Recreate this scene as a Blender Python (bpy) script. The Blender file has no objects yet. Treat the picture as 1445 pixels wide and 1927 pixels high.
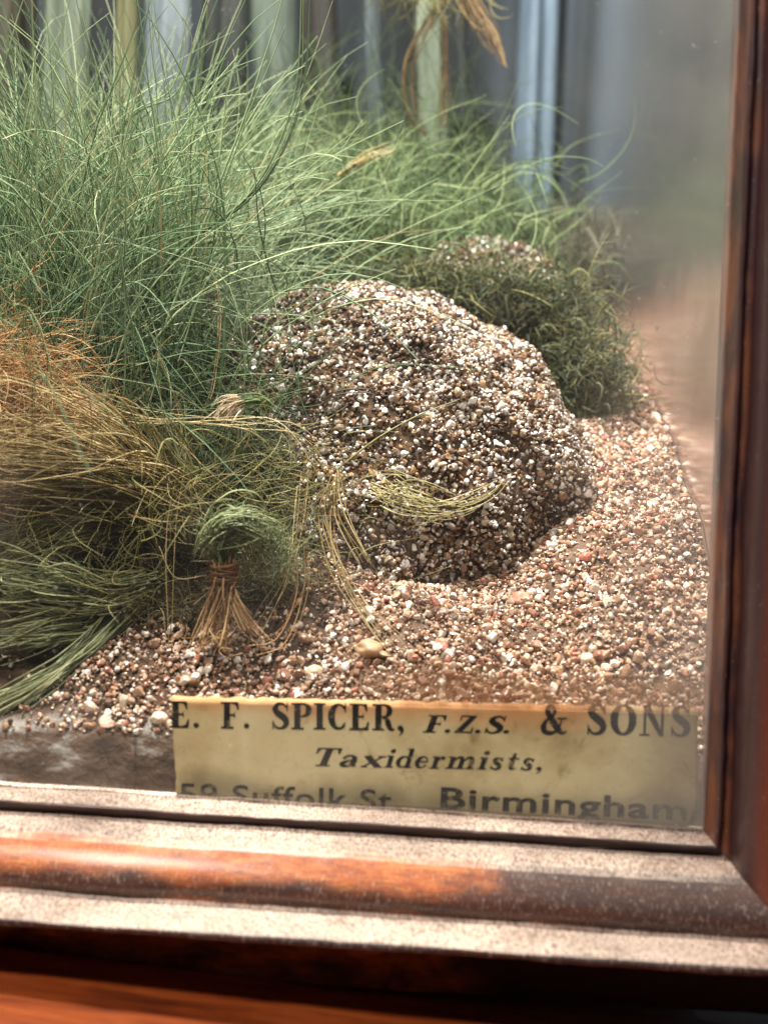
import bpy, math, random
import numpy as np
from mathutils import Vector, noise as mnoise
rng = np.random.default_rng(7); random.seed(7)
U = 0.01                                   # everything below is written in centimetres
SC = bpy.context.scene; COL = SC.collection
# ------------------------------------------------------------------ camera
F = 2400.0; YAW, PITCH, ROLL = 0.02, 0.09, 0.045; DIST = 14.4
fw = np.array([-math.sin(YAW)*math.cos(PITCH), math.cos(YAW)*math.cos(PITCH), -math.sin(PITCH)])
r0 = np.cross(fw, [0, 0, 1]); r0 /= np.linalg.norm(r0); u0 = np.cross(r0, fw)
rt = r0*math.cos(ROLL) + u0*math.sin(ROLL); up = u0*math.cos(ROLL) - r0*math.sin(ROLL)
CP = -DIST*fw
cam = bpy.data.cameras.new('camera'); co = bpy.data.objects.new('camera', cam); COL.objects.link(co)
from mathutils import Matrix
m = Matrix([[rt[i], up[i], -fw[i], CP[i]*U] for i in range(3)] + [[0, 0, 0, 1]]); co.matrix_world = m
cam.sensor_fit = 'VERTICAL'; cam.sensor_height = 24; cam.sensor_width = 18; cam.lens = 24*F/1927
cam.clip_start = 0.005; cam.clip_end = 20
cam.dof.use_dof = True; cam.dof.focus_distance = 0.172; cam.dof.aperture_fstop = 15
SC.camera = co
# ------------------------------------------------------------------ world, lamps, exposure
w = bpy.data.worlds.new('World'); SC.world = w; w.use_nodes = True
bg = w.node_tree.nodes['Background']; bg.inputs[0].default_value = (0.60, 0.72, 0.80, 1); bg.inputs[1].default_value = 0.14
def lamp(name, loc, target, size, power, col):
    l = bpy.data.lights.new(name, 'AREA'); l.shape = 'DISK'; l.size = size*U; l.energy = power; l.color = col
    o = bpy.data.objects.new(name, l); COL.objects.link(o); o.location = [c*U for c in loc]
    o.rotation_euler = (Vector(target)-Vector(loc)).to_track_quat('-Z', 'Y').to_euler(); return o
lamp('ceiling_spot', (-5, 3, 34), (0.5, 2.5, 0), 1.9, 6.2, (1.0, 0.95, 0.87))
lamp('front_fill', (-9, -18, 25), (-1, 2, -1), 4, 1.45, (1.0, 0.92, 0.82))  # unseen warm fill added at front left to brighten label and grass bundles
SC.view_settings.view_transform = 'Standard'; SC.view_settings.look = 'None'
SC.view_settings.exposure = -0.34; SC.view_settings.gamma = 1; SC.view_settings.use_curve_mapping = False
SC.cycles.max_bounces = 8; SC.cycles.transparent_max_bounces = 12
# ------------------------------------------------------------------ helpers
def at(px, py, Y):
    "photo pixel seen at case depth Y (cm) -> point in the case, cm"
    d = fw*F + rt*(px-722.5) - up*(py-963.5)
    return CP + d*((Y-CP[1])/d[1])
def tag(o, label=None, cat=None, group=None, kind=None):
    for k, v in (('label', label), ('category', cat), ('group', group), ('kind', kind)):
        if v: o[k] = v
    return o
def mesh_np(name, V, Fc, mat, parent=None, smooth=True, loc=(0, 0, 0)):
    "V (n,3) cm, Fc (m,k) faces of one size, or list of such arrays"
    me = bpy.data.meshes.new(name)
    if not isinstance(Fc, list): Fc = [Fc]
    V = np.asarray(V, float) - np.asarray(loc, float)
    me.vertices.add(len(V)); me.vertices.foreach_set('co', (V*U).astype(np.float32).ravel())
    nl = sum(f.size for f in Fc); npoly = sum(len(f) for f in Fc)
    me.loops.add(nl); me.loops.foreach_set('vertex_index', np.concatenate([f.ravel() for f in Fc]).astype(np.int32))
    me.polygons.add(npoly)
    tot = np.concatenate([np.full(len(f), f.shape[1]) for f in Fc]); st = np.concatenate([[0], np.cumsum(tot)[:-1]])
    me.polygons.foreach_set('loop_start', st.astype(np.int32)); me.polygons.foreach_set('loop_total', tot.astype(np.int32))
    me.polygons.foreach_set('use_smooth', np.full(npoly, smooth)); me.update(calc_edges=True); me.validate()
    me.materials.append(mat)
    o = bpy.data.objects.new(name, me); COL.objects.link(o)
    if parent is not None:
        o.parent = parent
        o.location = np.asarray(loc)*U - np.array(parent.location)
    else: o.location = np.asarray(loc)*U
    return o
def mesh_py(name, verts, faces, mat, parent=None, smooth=False, loc=(0, 0, 0)):
    me = bpy.data.meshes.new(name); l = np.asarray(loc, float)
    me.from_pydata([tuple((np.asarray(v)-l)*U) for v in verts], [], faces); me.update()
    me.polygons.foreach_set('use_smooth', [smooth]*len(me.polygons)); me.materials.append(mat)
    o = bpy.data.objects.new(name, me); COL.objects.link(o)
    if parent is not None: o.parent = parent; o.location = l*U - np.array(parent.location)
    else: o.location = l*U
    return o
def empty(name, loc):
    o = bpy.data.objects.new(name, None); COL.objects.link(o); o.location = np.asarray(loc)*U; o.empty_display_size = 0.01; return o
def lin(r, g, b):
    f = lambda c: (c/255/12.92) if c/255 <= .04045 else ((c/255+.055)/1.055)**2.4
    return (f(r), f(g), f(b), 1)
class M:
    def __init__(s, name, rough=.6, spec=.4):
        s.m = bpy.data.materials.new(name); s.m.use_nodes = True; s.t = s.m.node_tree; s.n = s.t.nodes
        s.b = s.n['Principled BSDF']; s.b.inputs['Roughness'].default_value = rough; s.b.inputs['Specular IOR Level'].default_value = spec
        s.out = s.n['Material Output']
    def node(s, ty, **kw):
        n = s.n.new(ty)
        for k, v in kw.items():
            if k in n.inputs: n.inputs[k].default_value = v
            else: setattr(n, k, v)
        return n
    def link(s, a, b): s.t.links.new(a, b)
    def coord(s, scale=(1, 1, 1)):
        tc = s.node('ShaderNodeTexCoord'); mp = s.node('ShaderNodeMapping'); mp.inputs['Scale'].default_value = scale
        s.link(tc.outputs['Object'], mp.inputs['Vector']); return mp.outputs[0]
    def noise(s, scale, detail=4, rough=.55, stretch=(1, 1, 1), dist=0):
        n = s.node('ShaderNodeTexNoise'); n.inputs['Scale'].default_value = scale; n.inputs['Detail'].default_value = detail
        n.inputs['Roughness'].default_value = rough; n.inputs['Distortion'].default_value = dist
        s.link(s.coord(stretch), n.inputs['Vector']); return n.outputs['Fac']
    def ramp(s, src, stops, interp='LINEAR'):
        r = s.node('ShaderNodeValToRGB'); cr = r.color_ramp; cr.interpolation = interp
        while len(cr.elements) < len(stops): cr.elements.new(0.5)
        for e, (p, c) in zip(cr.elements, stops): e.position = p; e.color = c if len(c) == 4 else (*c, 1)
        s.link(src, r.inputs[0]); return r.outputs[0]
    def val(s, src, a, b, c=0, d=1):
        r = s.node('ShaderNodeMapRange'); r.interpolation_type = 'SMOOTHSTEP'
        for i, v in enumerate((a, b, c, d)): r.inputs[i+1].default_value = v
        s.link(src, r.inputs[0]); return r.outputs[0]
    def mix(s, fac, a, b, mode='MIX'):
        n = s.node('ShaderNodeMix', data_type='RGBA', blend_type=mode)
        for i, v in ((0, fac), (6, a), (7, b)):
            if isinstance(v, (int, float, tuple)): n.inputs[i].default_value = v
            else: s.link(v, n.inputs[i])
        return n.outputs[2]
    def math(s, op, a, b=0.0):
        n = s.node('ShaderNodeMath', operation=op)
        for i, v in ((0, a), (1, b)):
            if isinstance(v, (int, float)): n.inputs[i].default_value = v
            else: s.link(v, n.inputs[i])
        return n.outputs[0]
    def bump(s, h, strength, dist):
        b = s.node('ShaderNodeBump'); b.inputs['Strength'].default_value = strength; b.inputs['Distance'].default_value = dist
        s.link(h, b.inputs['Height']); s.link(b.outputs[0], s.b.inputs['Normal']); return b
    def color(s, c): s.link(c, s.b.inputs['Base Color'])
G1 = lambda v: (v, v, v, 1)
# ------------------------------------------------------------------ materials
def grain_mat(name, stops, spec=.5, patch=.35):
    a = M(name, .28, spec); g = a.node('ShaderNodeNewGeometry')
    c = a.ramp(g.outputs['Random Per Island'], stops, 'CONSTANT')
    big = a.val(a.noise(75, 5, .6), .42, .60, 0, 1); c = a.mix(a.math('MULTIPLY', big, patch), c, a.mix(.75, c, lin(84, 60, 44), 'MULTIPLY'))
    n = a.noise(900, 3); c = a.mix(a.val(n, .35, .7), c, a.mix(.35, c, lin(90, 66, 50)))
    a.color(c); a.bump(a.noise(2600, 3), .35, .00012); return a.m
rock_grain = grain_mat('crust grains', [(0, lin(232, 226, 218)), (.13, lin(190, 170, 146)), (.25, lin(164, 130, 98)), (.38, lin(120, 90, 66)),
    (.52, lin(88, 66, 52)), (.64, lin(206, 198, 194)), (.73, lin(62, 50, 46)), (.82, lin(150, 138, 130)), (.88, lin(126, 88, 66)), (.96, lin(244, 242, 240))], .6, .6)
pink_grain = grain_mat('bank grains', [(0, lin(220, 198, 178)), (.14, lin(202, 166, 138)), (.32, lin(172, 134, 108)), (.46, lin(232, 216, 204)),
    (.54, lin(150, 106, 86)), (.68, lin(196, 158, 136)), (.80, lin(112, 84, 70)), (.90, lin(240, 230, 222)), (.95, lin(188, 120, 102))])
def simple(name, stops, scale, rough=.8, spec=.2, bs=0, bd=.0003, stretch=(1, 1, 1)):
    a = M(name, rough, spec); n = a.noise(scale, 6, .6, stretch); a.color(a.ramp(n, stops))
    if bs: a.bump(a.noise(scale*3, 5, .6, stretch), bs, bd)
    return a.m
soil = simple('dark glued soil', [(.3, lin(34, 26, 20)), (.5, lin(58, 44, 34)), (.7, lin(92, 74, 58))], 260, .9, .15, .8, .0006)
a = M('banked soil', .9, .15); n_ = a.noise(260, 6, .6); a.color(a.ramp(n_, [(.3, lin(34, 26, 20)), (.5, lin(58, 44, 34)), (.7, lin(92, 74, 58))]))
tc = a.node('ShaderNodeTexCoord'); sx = a.node('ShaderNodeSeparateXYZ'); a.link(tc.outputs['Object'], sx.inputs[0])
lip = a.ramp(a.noise(120, 6, .65, (1, 1, 2)), [(.32, lin(50, 38, 32)), (.50, lin(88, 69, 57)), (.60, lin(138, 132, 128)), (.66, lin(100, 80, 66))])
c = a.mix(a.val(sx.outputs[1], .0060, .0018), a.ramp(n_, [(.3, lin(34, 26, 20)), (.5, lin(62, 47, 36)), (.7, lin(98, 78, 62))]), lip)
c = a.mix(a.val(sx.outputs[0], -.012, .002), c, a.ramp(n_, [(.3, lin(72, 56, 46)), (.7, lin(116, 94, 80))])); a.color(c); a.bump(a.noise(700, 5), .9, .0006); bank_soil = a.m
rock_core = simple('rock core', [(.3, lin(40, 29, 22)), (.5, lin(72, 53, 39)), (.72, lin(112, 88, 66))], 330, .85, .2, .9, .0006)
def fibre(name, a0, a1, a2, rough=.5, spec=.35, dark=.12):
    a = M(name, rough, spec); g = a.node('ShaderNodeNewGeometry')
    c = a.ramp(g.outputs['Random Per Island'], [(0, a0), (.45, a1), (.82, a2), (1, a1)])
    n = a.noise(140, 3); a.color(a.mix(a.val(n, .4, .7, 0, .5), c, a.mix(.5, c, a0)))
    tr = a.node('ShaderNodeBsdfTranslucent'); a.link(c, tr.inputs[0]); mx = a.node('ShaderNodeMixShader'); mx.inputs[0].default_value = .2
    a.link(a.b.outputs[0], mx.inputs[1]); a.link(tr.outputs[0], mx.inputs[2]); a.link(mx.outputs[0], a.out.inputs[0]); return a.m
green = fibre('dyed green grass', lin(78, 104, 72), lin(122, 150, 110), lin(184, 196, 152))
deep = fibre('deep green grass', lin(52, 74, 52), lin(84, 108, 76), lin(136, 152, 108))
rear = fibre('rear bushy green', lin(46, 62, 40), lin(72, 92, 58), lin(112, 126, 84))
shade = fibre('dull green straggle', lin(46, 56, 40), lin(78, 90, 62), lin(128, 134, 94))
sage = fibre('sage green grass', lin(100, 122, 88), lin(144, 164, 124), lin(196, 204, 164))
mossm = fibre('moss fibres', lin(50, 58, 40), lin(84, 94, 64), lin(132, 134, 100))
brushm = fibre('grey brush fibres', lin(64, 62, 52), lin(96, 94, 80), lin(134, 128, 112))
straw = fibre('straw fibres', lin(134, 108, 66), lin(182, 156, 106), lin(222, 202, 156))
tan = fibre('tan dried fibres', lin(170, 122, 76), lin(208, 160, 108), lin(232, 196, 146))
brown = fibre('brown stalk fibres', lin(84, 66, 44), lin(122, 98, 66), lin(162, 134, 94))
olive = fibre('olive fibres', lin(86, 82, 44), lin(130, 124, 72), lin(178, 168, 112))
bundle = fibre('flattened bundle fibres', lin(104, 110, 78), lin(148, 154, 114), lin(192, 190, 148))
wispm = fibre('olive straw wisp', lin(120, 112, 66), lin(166, 154, 104), lin(206, 194, 146))
bunchm = fibre('dry stalk ends', lin(122, 84, 52), lin(172, 128, 84), lin(208, 172, 124))
capm = fibre('faded green cap fibres', lin(92, 104, 68), lin(130, 142, 98), lin(176, 178, 134))
pale = fibre('pale tip fibres', lin(196, 168, 140), lin(228, 206, 176), lin(240, 226, 200))
rootm = fibre('dark root', lin(40, 28, 22), lin(62, 42, 32), lin(86, 62, 46))
jade = fibre('jade green fibres', lin(84, 106, 68), lin(122, 144, 96), lin(168, 180, 130))
def wood(name, along, dusty=True):
    a = M(name, .42, .5)
    st = {'x': (1, 9, 9), 'z': (9, 9, 1)}[along]
    n = a.noise(45, 6, .65, st, .3)
    c = a.ramp(n, [(.25, lin(38, 18, 12)), (.45, lin(70, 34, 20)), (.6, lin(104, 52, 27)), (.78, lin(138, 76, 40))])
    pat = a.val(a.noise(28, 3, .5, {'x': (1, 2.5, 2.5), 'z': (2, 2, .7)}[along]), .45, .62)
    c = a.mix(a.math('MULTIPLY', pat, .75), c, lin(52, 30, 28))
    tc = a.node('ShaderNodeTexCoord'); sx = a.node('ShaderNodeSeparateXYZ'); a.link(tc.outputs['Object'], sx.inputs[0])
    yw = a.math('ADD', sx.outputs[1], a.math('MULTIPLY', a.math('SUBTRACT', a.noise(180, 5, .65, (.5, 1, 1)), .5), .0022)); ym = a.math('MULTIPLY', a.val(yw, -.0114, -.0104), a.val(yw, -.0076, -.0086))
    c = a.mix(a.math('MULTIPLY', a.val(sx.outputs[1], -.0089, -.0086), a.val(sx.outputs[1], -.0076, -.0079)), c, lin(30, 18, 16)) if dusty else c  # recess face darkened in the colour to deepen the shade under the fillet
    if dusty:                                # bright orange band on the left two thirds, darker brown elsewhere
        wx = a.val(a.math('ADD', sx.outputs[0], a.math('MULTIPLY', a.noise(110, 5, .65), .022)), .0185, .0265, 1, 0); wx = a.math('MULTIPLY', wx, a.val(a.noise(1400, 4, .7, (.35, 1, 1)), .30, .50, .45, 1))
        wn = a.ramp(a.noise(420, 6, .7, (.6, 3, 3), .6), [(.3, lin(140, 58, 18)), (.5, lin(204, 104, 38)), (.7, lin(236, 148, 70))])
        c = a.mix(a.math('MULTIPLY', a.math('MULTIPLY', wx, ym), .85), a.mix(.5, c, lin(48, 30, 28)), wn)
    elif name.startswith('mahogany'):        # grime along the sight edge, orange rubbed arris
        c = a.mix(.84, c, lin(56, 36, 40)); ar = a.math('MULTIPLY', a.val(sx.outputs[1], -.0046, -.0030), a.val(a.noise(200, 4, .6, (1, 1, .4)), .38, .58)); c = a.mix(a.math('MULTIPLY', ar, .55), c, lin(140, 78, 40)); c = a.mix(a.val(sx.outputs[1], -.0085, -.0105, 0, .7), c, lin(128, 56, 26))
    a.b.inputs['Coat Weight'].default_value = .35; a.b.inputs['Coat Roughness'].default_value = .25
    if dusty:                                # dust lies on faces that look up
        g = a.node('ShaderNodeNewGeometry'); sx = a.node('ShaderNodeSeparateXYZ'); a.link(g.outputs['True Normal'], sx.inputs[0])
        cl0 = a.noise(150, 5, .65, (1, .6, .6)); f = a.val(a.math('ADD', sx.outputs[2], a.math('MULTIPLY', a.math('SUBTRACT', cl0, .5), .45)), .70, .97)
        fine = a.noise(5200, 4, .7, (1, .3, .3)); clump = a.noise(240, 4, .6)
        f = a.math('MULTIPLY', f, a.val(fine, .36, .58, .15, 1)); f = a.math('MULTIPLY', f, a.val(clump, .2, .5, .6, 1))
        sx2 = a.node('ShaderNodeSeparateXYZ'); tc2 = a.node('ShaderNodeTexCoord'); a.link(tc2.outputs['Object'], sx2.inputs[0])
        f = a.math('MULTIPLY', f, a.val(a.noise(36, 4, .6), .32, .56, .55, 1)); f = a.math('MULTIPLY', f, a.val(sx2.outputs[0], .0, .05, 1, .6))
        base_sp = a.math('MULTIPLY', a.math('MULTIPLY', a.val(fine, .54, .72), a.val(sx.outputs[2], -.1, .35) if False else a.val(sx2.outputs[1], -.0086, -.0094)), .42)
        f = a.math('MAXIMUM', f, base_sp)
        c = a.mix(f, c, lin(246, 220, 202)); a.link(a.val(f, 0, 1, .42, .9), a.b.inputs['Roughness'])
        a.link(a.val(f, 0, 1, .35, 0), a.b.inputs['Coat Weight'])
        a.bump(fine, .8, .00015)
    else: a.bump(a.noise(700, 4, .6, st), .3, .0001)
    if not dusty: c = a.mix(a.val(a.noise(2800, 3, .6), .64, .74, 0, .5), c, lin(190, 170, 160))
    a.color(c); return a.m
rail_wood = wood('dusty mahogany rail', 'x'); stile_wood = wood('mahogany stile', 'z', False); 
a = M('orange mahogany plinth', .4, .5); a.color(a.ramp(a.noise(60, 6, .65, (1, 9, 9), .3), [(.3, lin(84, 34, 15)), (.5, lin(128, 57, 23)), (.75, lin(158, 80, 36))])); a.b.inputs['Coat Weight'].default_value = .3; plinth_wood = a.m
# ------------------------------------------------------------------ ground profile (cm)
PY = np.array([-.6, .13, .5, 1, 2, 3, 4.5, 6, 9.5, 16, 23.]); PZ = np.array([-2.95, -2.75, -2.4, -1.95, -1.1, -.25, .45, 1.0, 2.0, 4.4, 6.8])
def ground_z(x, y):
    x = np.asarray(x, float); y = np.asarray(y, float)
    z = np.interp(y, PY, PZ)
    left = np.clip((-x-1.2)/1.5, 0, 1); bell = np.exp(-((y-2.6)/1.5)**2)
    z = z - .75*left*bell                                       # hollow under the left tufts
    z = z - 1.25*np.exp(-((y-3.6)/1.35)**2)*np.exp(-((x-.7)/1.8)**2)
    z = z + .10*np.sin(x*1.9+y*.7)*np.clip(y, 0, 1) + .06*np.sin(x*4.3-y*3.1)*np.clip(y, 0, 1)
    return z
# ------------------------------------------------------------------ the glazed case
case = tag(empty('display_case', (0, 0, -4.9)), 'glazed mahogany taxidermy case with dusty stepped moulding around its front glass', 'display case')
K = at(1325, 1563, 0); A = at(0, 1478, 0); B = at(1392, 0, 0)
h = (A-K); h /= np.linalg.norm(h); v = (B-K); v /= np.linalg.norm(v)
nh = np.array([h[2], 0, -h[0]]); nh = nh if nh[2] < 0 else -nh        # outward (down) from rail
nv = np.array([v[2], 0, -v[0]]); nv = nv if nv[0] > 0 else -nv        # outward (right) from stile
def corner(d, t):
    # point P in plane with (P-K).nh = d and (P-K).nv = d
    Mx = np.array([[nh[0], nh[2]], [nv[0], nv[2]]]); s = np.linalg.solve(Mx, [d, d])
    return np.array([K[0]+s[0], -t, K[2]+s[1]])
prof = [(-.02, -.25), (-.02, .0), (0, .03), (.02, .36), (.03, .41), (.05, .43), (.07, .42), (.075, .34), (.17, .34), (.18, .40), (.195, .60), (.215, .74), (.24, .82), (.28, .89), (.35, .96), (.44, 1.04), (.53, 1.10), (.62, 1.145), (.69, 1.15),
        (.72, 1.12), (.77, 1.10), (.80, 1.16), (.81, 1.36), (.805, 1.55), (.81, 1.70), (.825, 1.745), (.86, 1.765), (.90, 1.76), (.915, 1.70), (.93, .84), (1.75, .80), (1.75, .0), (1.75, -.25)]
def sweep(name, axis, L, mat):
    NS = 160; V = []; ring = len(prof)
    for i in range(NS+1):
        s = L*(i/NS)**1.3
        for j, (d, t) in enumerate(prof):
            p = corner(d, t) + axis*s
            wob = .020*mnoise.noise(Vector((s*.9, j*.35, 3.1 if axis is h else 9.7))) + 0.009*mnoise.noise(Vector((s*4, j*.8, 1.0)))
            if 0 < j < ring-2: p = p + (nh if axis is h else nv)*wob + np.array([0, -wob, 0])
            V.append(p)
    Fc = [[i*ring+j, (i+1)*ring+j, (i+1)*ring+(j+1) % ring, i*ring+(j+1) % ring] for i in range(NS) for j in range(ring)]
    return mesh_np(name, V, np.array(Fc), mat, case, True)
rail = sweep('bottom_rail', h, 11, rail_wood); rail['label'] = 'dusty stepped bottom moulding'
stile = sweep('side_stile', v, 14, stile_wood); stile['label'] = 'dark right upright moulding'
# a plinth board under the rail
pz = K[2]-1.40
def box(name, lo, hi, mat, parent, bev=0.0):
    x0, y0, z0 = lo; x1, y1, z1 = hi
    vs = [(x, y, z) for z in (z0, z1) for y in (y0, y1) for x in (x0, x1)]
    o = mesh_py(name, vs, [(0, 2, 3, 1), (4, 5, 7, 6), (0, 1, 5, 4), (1, 3, 7, 5), (3, 2, 6, 7), (2, 0, 4, 6)], mat, parent)
    if bev: b = o.modifiers.new('Bevel', 'BEVEL'); b.width = bev*U; b.segments = 3
    return o
zr = K[2] - 1.46
q0 = K + h*11; slope = (q0[2]-K[2])/(q0[0]-K[0])
def slanted(name, x0, x1, y0, y1, dz0, dz1, mat):
    V = [(x, y, K[2]+slope*(x-K[0])+dz-(.062*(x+5) if name == 'base_plinth' else 0)) for dz in (dz0, dz1) for y in (y0, y1) for x in (x0, x1)]
    o = mesh_py(name, V, [(0, 2, 3, 1), (4, 5, 7, 6), (0, 1, 5, 4), (1, 3, 7, 5), (3, 2, 6, 7), (2, 0, 4, 6)], mat, case)
    b = o.modifiers.new('Bevel', 'BEVEL'); b.width = .08*U; b.segments = 3; return o
slanted('base_plinth', -7.5, 6.5, -3.4, 22.5, -2.9, -1.50, plinth_wood)
slanted('case_floor', -7.2, 4.3, .12, 22.2, -1.4, -.02, soil)
# front glass with a dusty film, and a pale veil that grows towards the right and bottom
a = M('dusty glass'); n = a.n; n.remove(a.b)
tr = a.node('ShaderNodeBsdfTransparent'); tr.inputs[0].default_value = (.965, .98, .97, 1)
gl = a.node('ShaderNodeBsdfGlossy'); gl.inputs['Roughness'].default_value = .03
df = a.node('ShaderNodeBsdfDiffuse'); df.inputs[0].default_value = lin(214, 206, 198)
lw = a.node('ShaderNodeLayerWeight'); lw.inputs[0].default_value = .5; frs = a.math('ADD', a.math('MULTIPLY', a.math('POWER', lw.outputs['Facing'], 5.0), .6), .02)
m1 = a.node('ShaderNodeMixShader'); a.link(frs, m1.inputs[0]); a.link(tr.outputs[0], m1.inputs[1]); a.link(gl.outputs[0], m1.inputs[2])
tc = a.node('ShaderNodeTexCoord'); sx = a.node('ShaderNodeSeparateXYZ'); a.link(tc.outputs['Object'], sx.inputs[0])
edge = a.math('MULTIPLY', a.val(sx.outputs[0], .016, .040, 0, .19), a.val(a.noise(90, 5, .6), .25, .65, .5, 1))
low = a.val(sx.outputs[2], -.024, -.034, 0, .03)
cloud = a.val(a.noise(55, 4, .6), .45, .75, 0, .035)
spk = a.val(a.noise(1500, 2, .5), .70, .78, 0, .35)
f = a.math('ADD', a.math('ADD', edge, low), a.math('ADD', cloud, spk)); f = a.math('ADD', f, .006)
m2 = a.node('ShaderNodeMixShader'); a.link(f, m2.inputs[0]); a.link(m1.outputs[0], m2.inputs[1]); a.link(df.outputs[0], m2.inputs[2]); a.link(m2.outputs[0], a.out.inputs[0])
glass = box('front_glass', (-7.3, -.02, -3.9), (4.35, .0, 13), a.m, case); glass['label'] = 'dusty front pane'
# side glass: old, dulled, mirror-like at the shallow angle
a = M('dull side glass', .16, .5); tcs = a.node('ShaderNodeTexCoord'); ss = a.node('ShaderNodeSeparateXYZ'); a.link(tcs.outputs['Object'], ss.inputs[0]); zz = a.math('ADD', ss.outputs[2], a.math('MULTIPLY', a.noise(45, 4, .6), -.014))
a.color(a.mix(a.val(zz, .031, .020), a.ramp(a.noise(30, 3), [(.3, lin(62, 70, 74)), (.7, lin(94, 100, 100))]), a.ramp(a.noise(70, 5), [(.35, lin(168, 124, 108)), (.7, lin(206, 168, 152))])))  # pink lower part is the gravel bank reflection painted into the colour
gl = a.node('ShaderNodeBsdfGlossy'); gl.inputs['Roughness'].default_value = .2; gl.inputs[0].default_value = (.9, .88, .87, 1)
mx = a.node('ShaderNodeMixShader'); mx.inputs[0].default_value = .5; a.link(a.b.outputs[0], mx.inputs[1]); a.link(gl.outputs[0], mx.inputs[2]); a.link(mx.outputs[0], a.out.inputs[0])
SX = 4.3
side = box('side_glass', (SX, .05, -3.9), (SX+.15, 22, 16), a.m, case); side['label'] = 'right side pane dulled by age, mirroring the gravel bank, pink reflection painted in low down'
a = M('painted back board', .8, .2)
c = a.ramp(a.noise(16, 4, .5, (2.2, 1, .25)), [(.36, lin(10, 12, 14)), (.5, lin(28, 33, 38)), (.66, lin(54, 62, 70))]); a.color(c)
box('back_panel', (-12, 22.2, -3.9), (SX+.1, 22.5, 18), a.m, case)
postm = simple('grey blue painted post', [(.35, lin(80, 96, 112)), (.65, lin(102, 118, 134))], 60, .5, .4, 0, .0003, (3, 3, .5))
case_post = tag(empty('corner_post', (3.7, 21.8, 6)), None); case_post.parent = case; case_post.location = (np.array((3.7, 21.8, 6))*U) - np.array(case.location)
# post is one mesh with a groove down its middle
P0 = at(985, 60, 21.6); P1 = at(1042, 60, 21.6); zt, zb = 16., 3.
xs = [(0, .0), (.02, -.18), (.14, -.26), (.30, -.26), (.42, -.16), (.46, .05), (.50, .05), (.54, -.16), (.66, -.26), (.84, -.26), (.97, -.18), (1, 0)]
V = []; wdt = P1[0]-P0[0]
for z in (zb, zt):
    for (s, y) in xs: V.append((P0[0]+s*wdt+(.0 if z == zt else .25), 21.6+y, z))
    V.append((P0[0]+wdt+.1, 22.2, z)); V.append((P0[0]-.1, 22.2, z))
k = len(xs)+2
bpy.data.objects.remove(case_post)
o = mesh_py('corner_post', V, [(i, (i+1) % k, k+(i+1) % k, k+i) for i in range(k)]+[tuple(range(k, 2*k))], postm, case, False); o['label'] = 'pale blue grooved rear corner post'
# ------------------------------------------------------------------ the trade label and its lettering
a = M('aged label paper', .55, .35)
c = a.ramp(a.noise(60, 6, .6), [(.32, lin(158, 130, 88)), (.46, lin(208, 184, 138)), (.56, lin(228, 208, 164)), (.72, lin(216, 192, 146))])
tc = a.node('ShaderNodeTexCoord'); sx = a.node('ShaderNodeSeparateXYZ'); a.link(tc.outputs['Object'], sx.inputs[0])
stain = a.math('MULTIPLY', a.val(a.math('ADD', sx.outputs[2], a.math('MULTIPLY', a.noise(90, 4), .004)), -.0232, -.0205), a.val(sx.outputs[0], .030, .022))
c = a.mix(a.math('MULTIPLY', stain, .8), c, lin(214, 152, 98))
st2 = a.val(a.noise(160, 5, .65, (1, 1, 1), .8), 0.56, .70, 0, .6); c = a.mix(st2, c, lin(128, 98, 56))
damp = a.val(a.math('ADD', sx.outputs[2], a.math('MULTIPLY', a.noise(70, 4), .008)), -.0262, -.0306, 0, .75); c = a.mix(damp, c, lin(108, 98, 70))
rs = a.val(sx.outputs[0], .028, .036, 0, .45); c = a.mix(rs, c, lin(120, 96, 58))
c = a.mix(a.val(a.noise(1900, 4, .7), .58, .70, 0, .35), c, lin(120, 92, 60)); a.color(c); a.bump(a.noise(300, 5), .5, .0003); paper = a.m
LY = .05
c00 = at(322, 1312, LY); c10 = at(1312, 1334, LY); c01 = at(333, 1500, LY); c11 = at(1314, 1560, LY)
def lab(u, vv, off=0.0):          # u across 0..1, vv down 0..1
    p = (1-vv)*((1-u)*c00+u*c10)+vv*((1-u)*c01+u*c11)
    return p + np.array([0, -off, 0])
NU, NV = 120, 14; V = []; 
for side_ in (0, 1):
    for j in range(NV+1):
        for i in range(NU+1):
            u, vv = i/NU, j/NV
            if j == 0: vv += .02*mnoise.noise(Vector((i*.35, 1, 2)))-.01
            if i == 0: u += .006*mnoise.noise(Vector((1, j*.8, 5)))
            if i >= NU-3 and j > NV-3: u -= (i-(NU-3))*(j-(NV-3))*.0025
            V.append(lab(u, vv) + np.array([0, .01*side_, 0]))
W_ = NU+1; n0 = (NU+1)*(NV+1); Fc = []
for j in range(NV):
    for i in range(NU):
        q = j*W_+i; Fc.append([q, q+W_, q+W_+1, q+1]); Fc.append([q+n0, q+n0+1, q+n0+W_+1, q+n0+W_])
for i in range(NU): Fc.append([i, i+1, i+1+n0, i+n0]); b = NV*W_; Fc.append([b+i, b+i+n0, b+i+1+n0, b+i+1])
for j in range(NV): q = j*W_; Fc.append([q, q+n0, q+W_+n0, q+W_]); q += NU; Fc.append([q, q+W_, q+W_+n0, q+n0])
label = mesh_np('paper_label', V, np.array(Fc), paper, case); label['label'] = 'yellowed printed trade label in the lower right corner of the pane'
a = M('dried glue', .5, .3); tcg = a.node('ShaderNodeTexCoord'); sg = a.node('ShaderNodeSeparateXYZ'); a.link(tcg.outputs['Object'], sg.inputs[0])
a.color(a.ramp(a.noise(260, 5), [(.35, lin(170, 112, 74)), (.65, lin(206, 160, 120))]))
trn = a.node('ShaderNodeBsdfTransparent'); mg = a.node('ShaderNodeMixShader')
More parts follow.
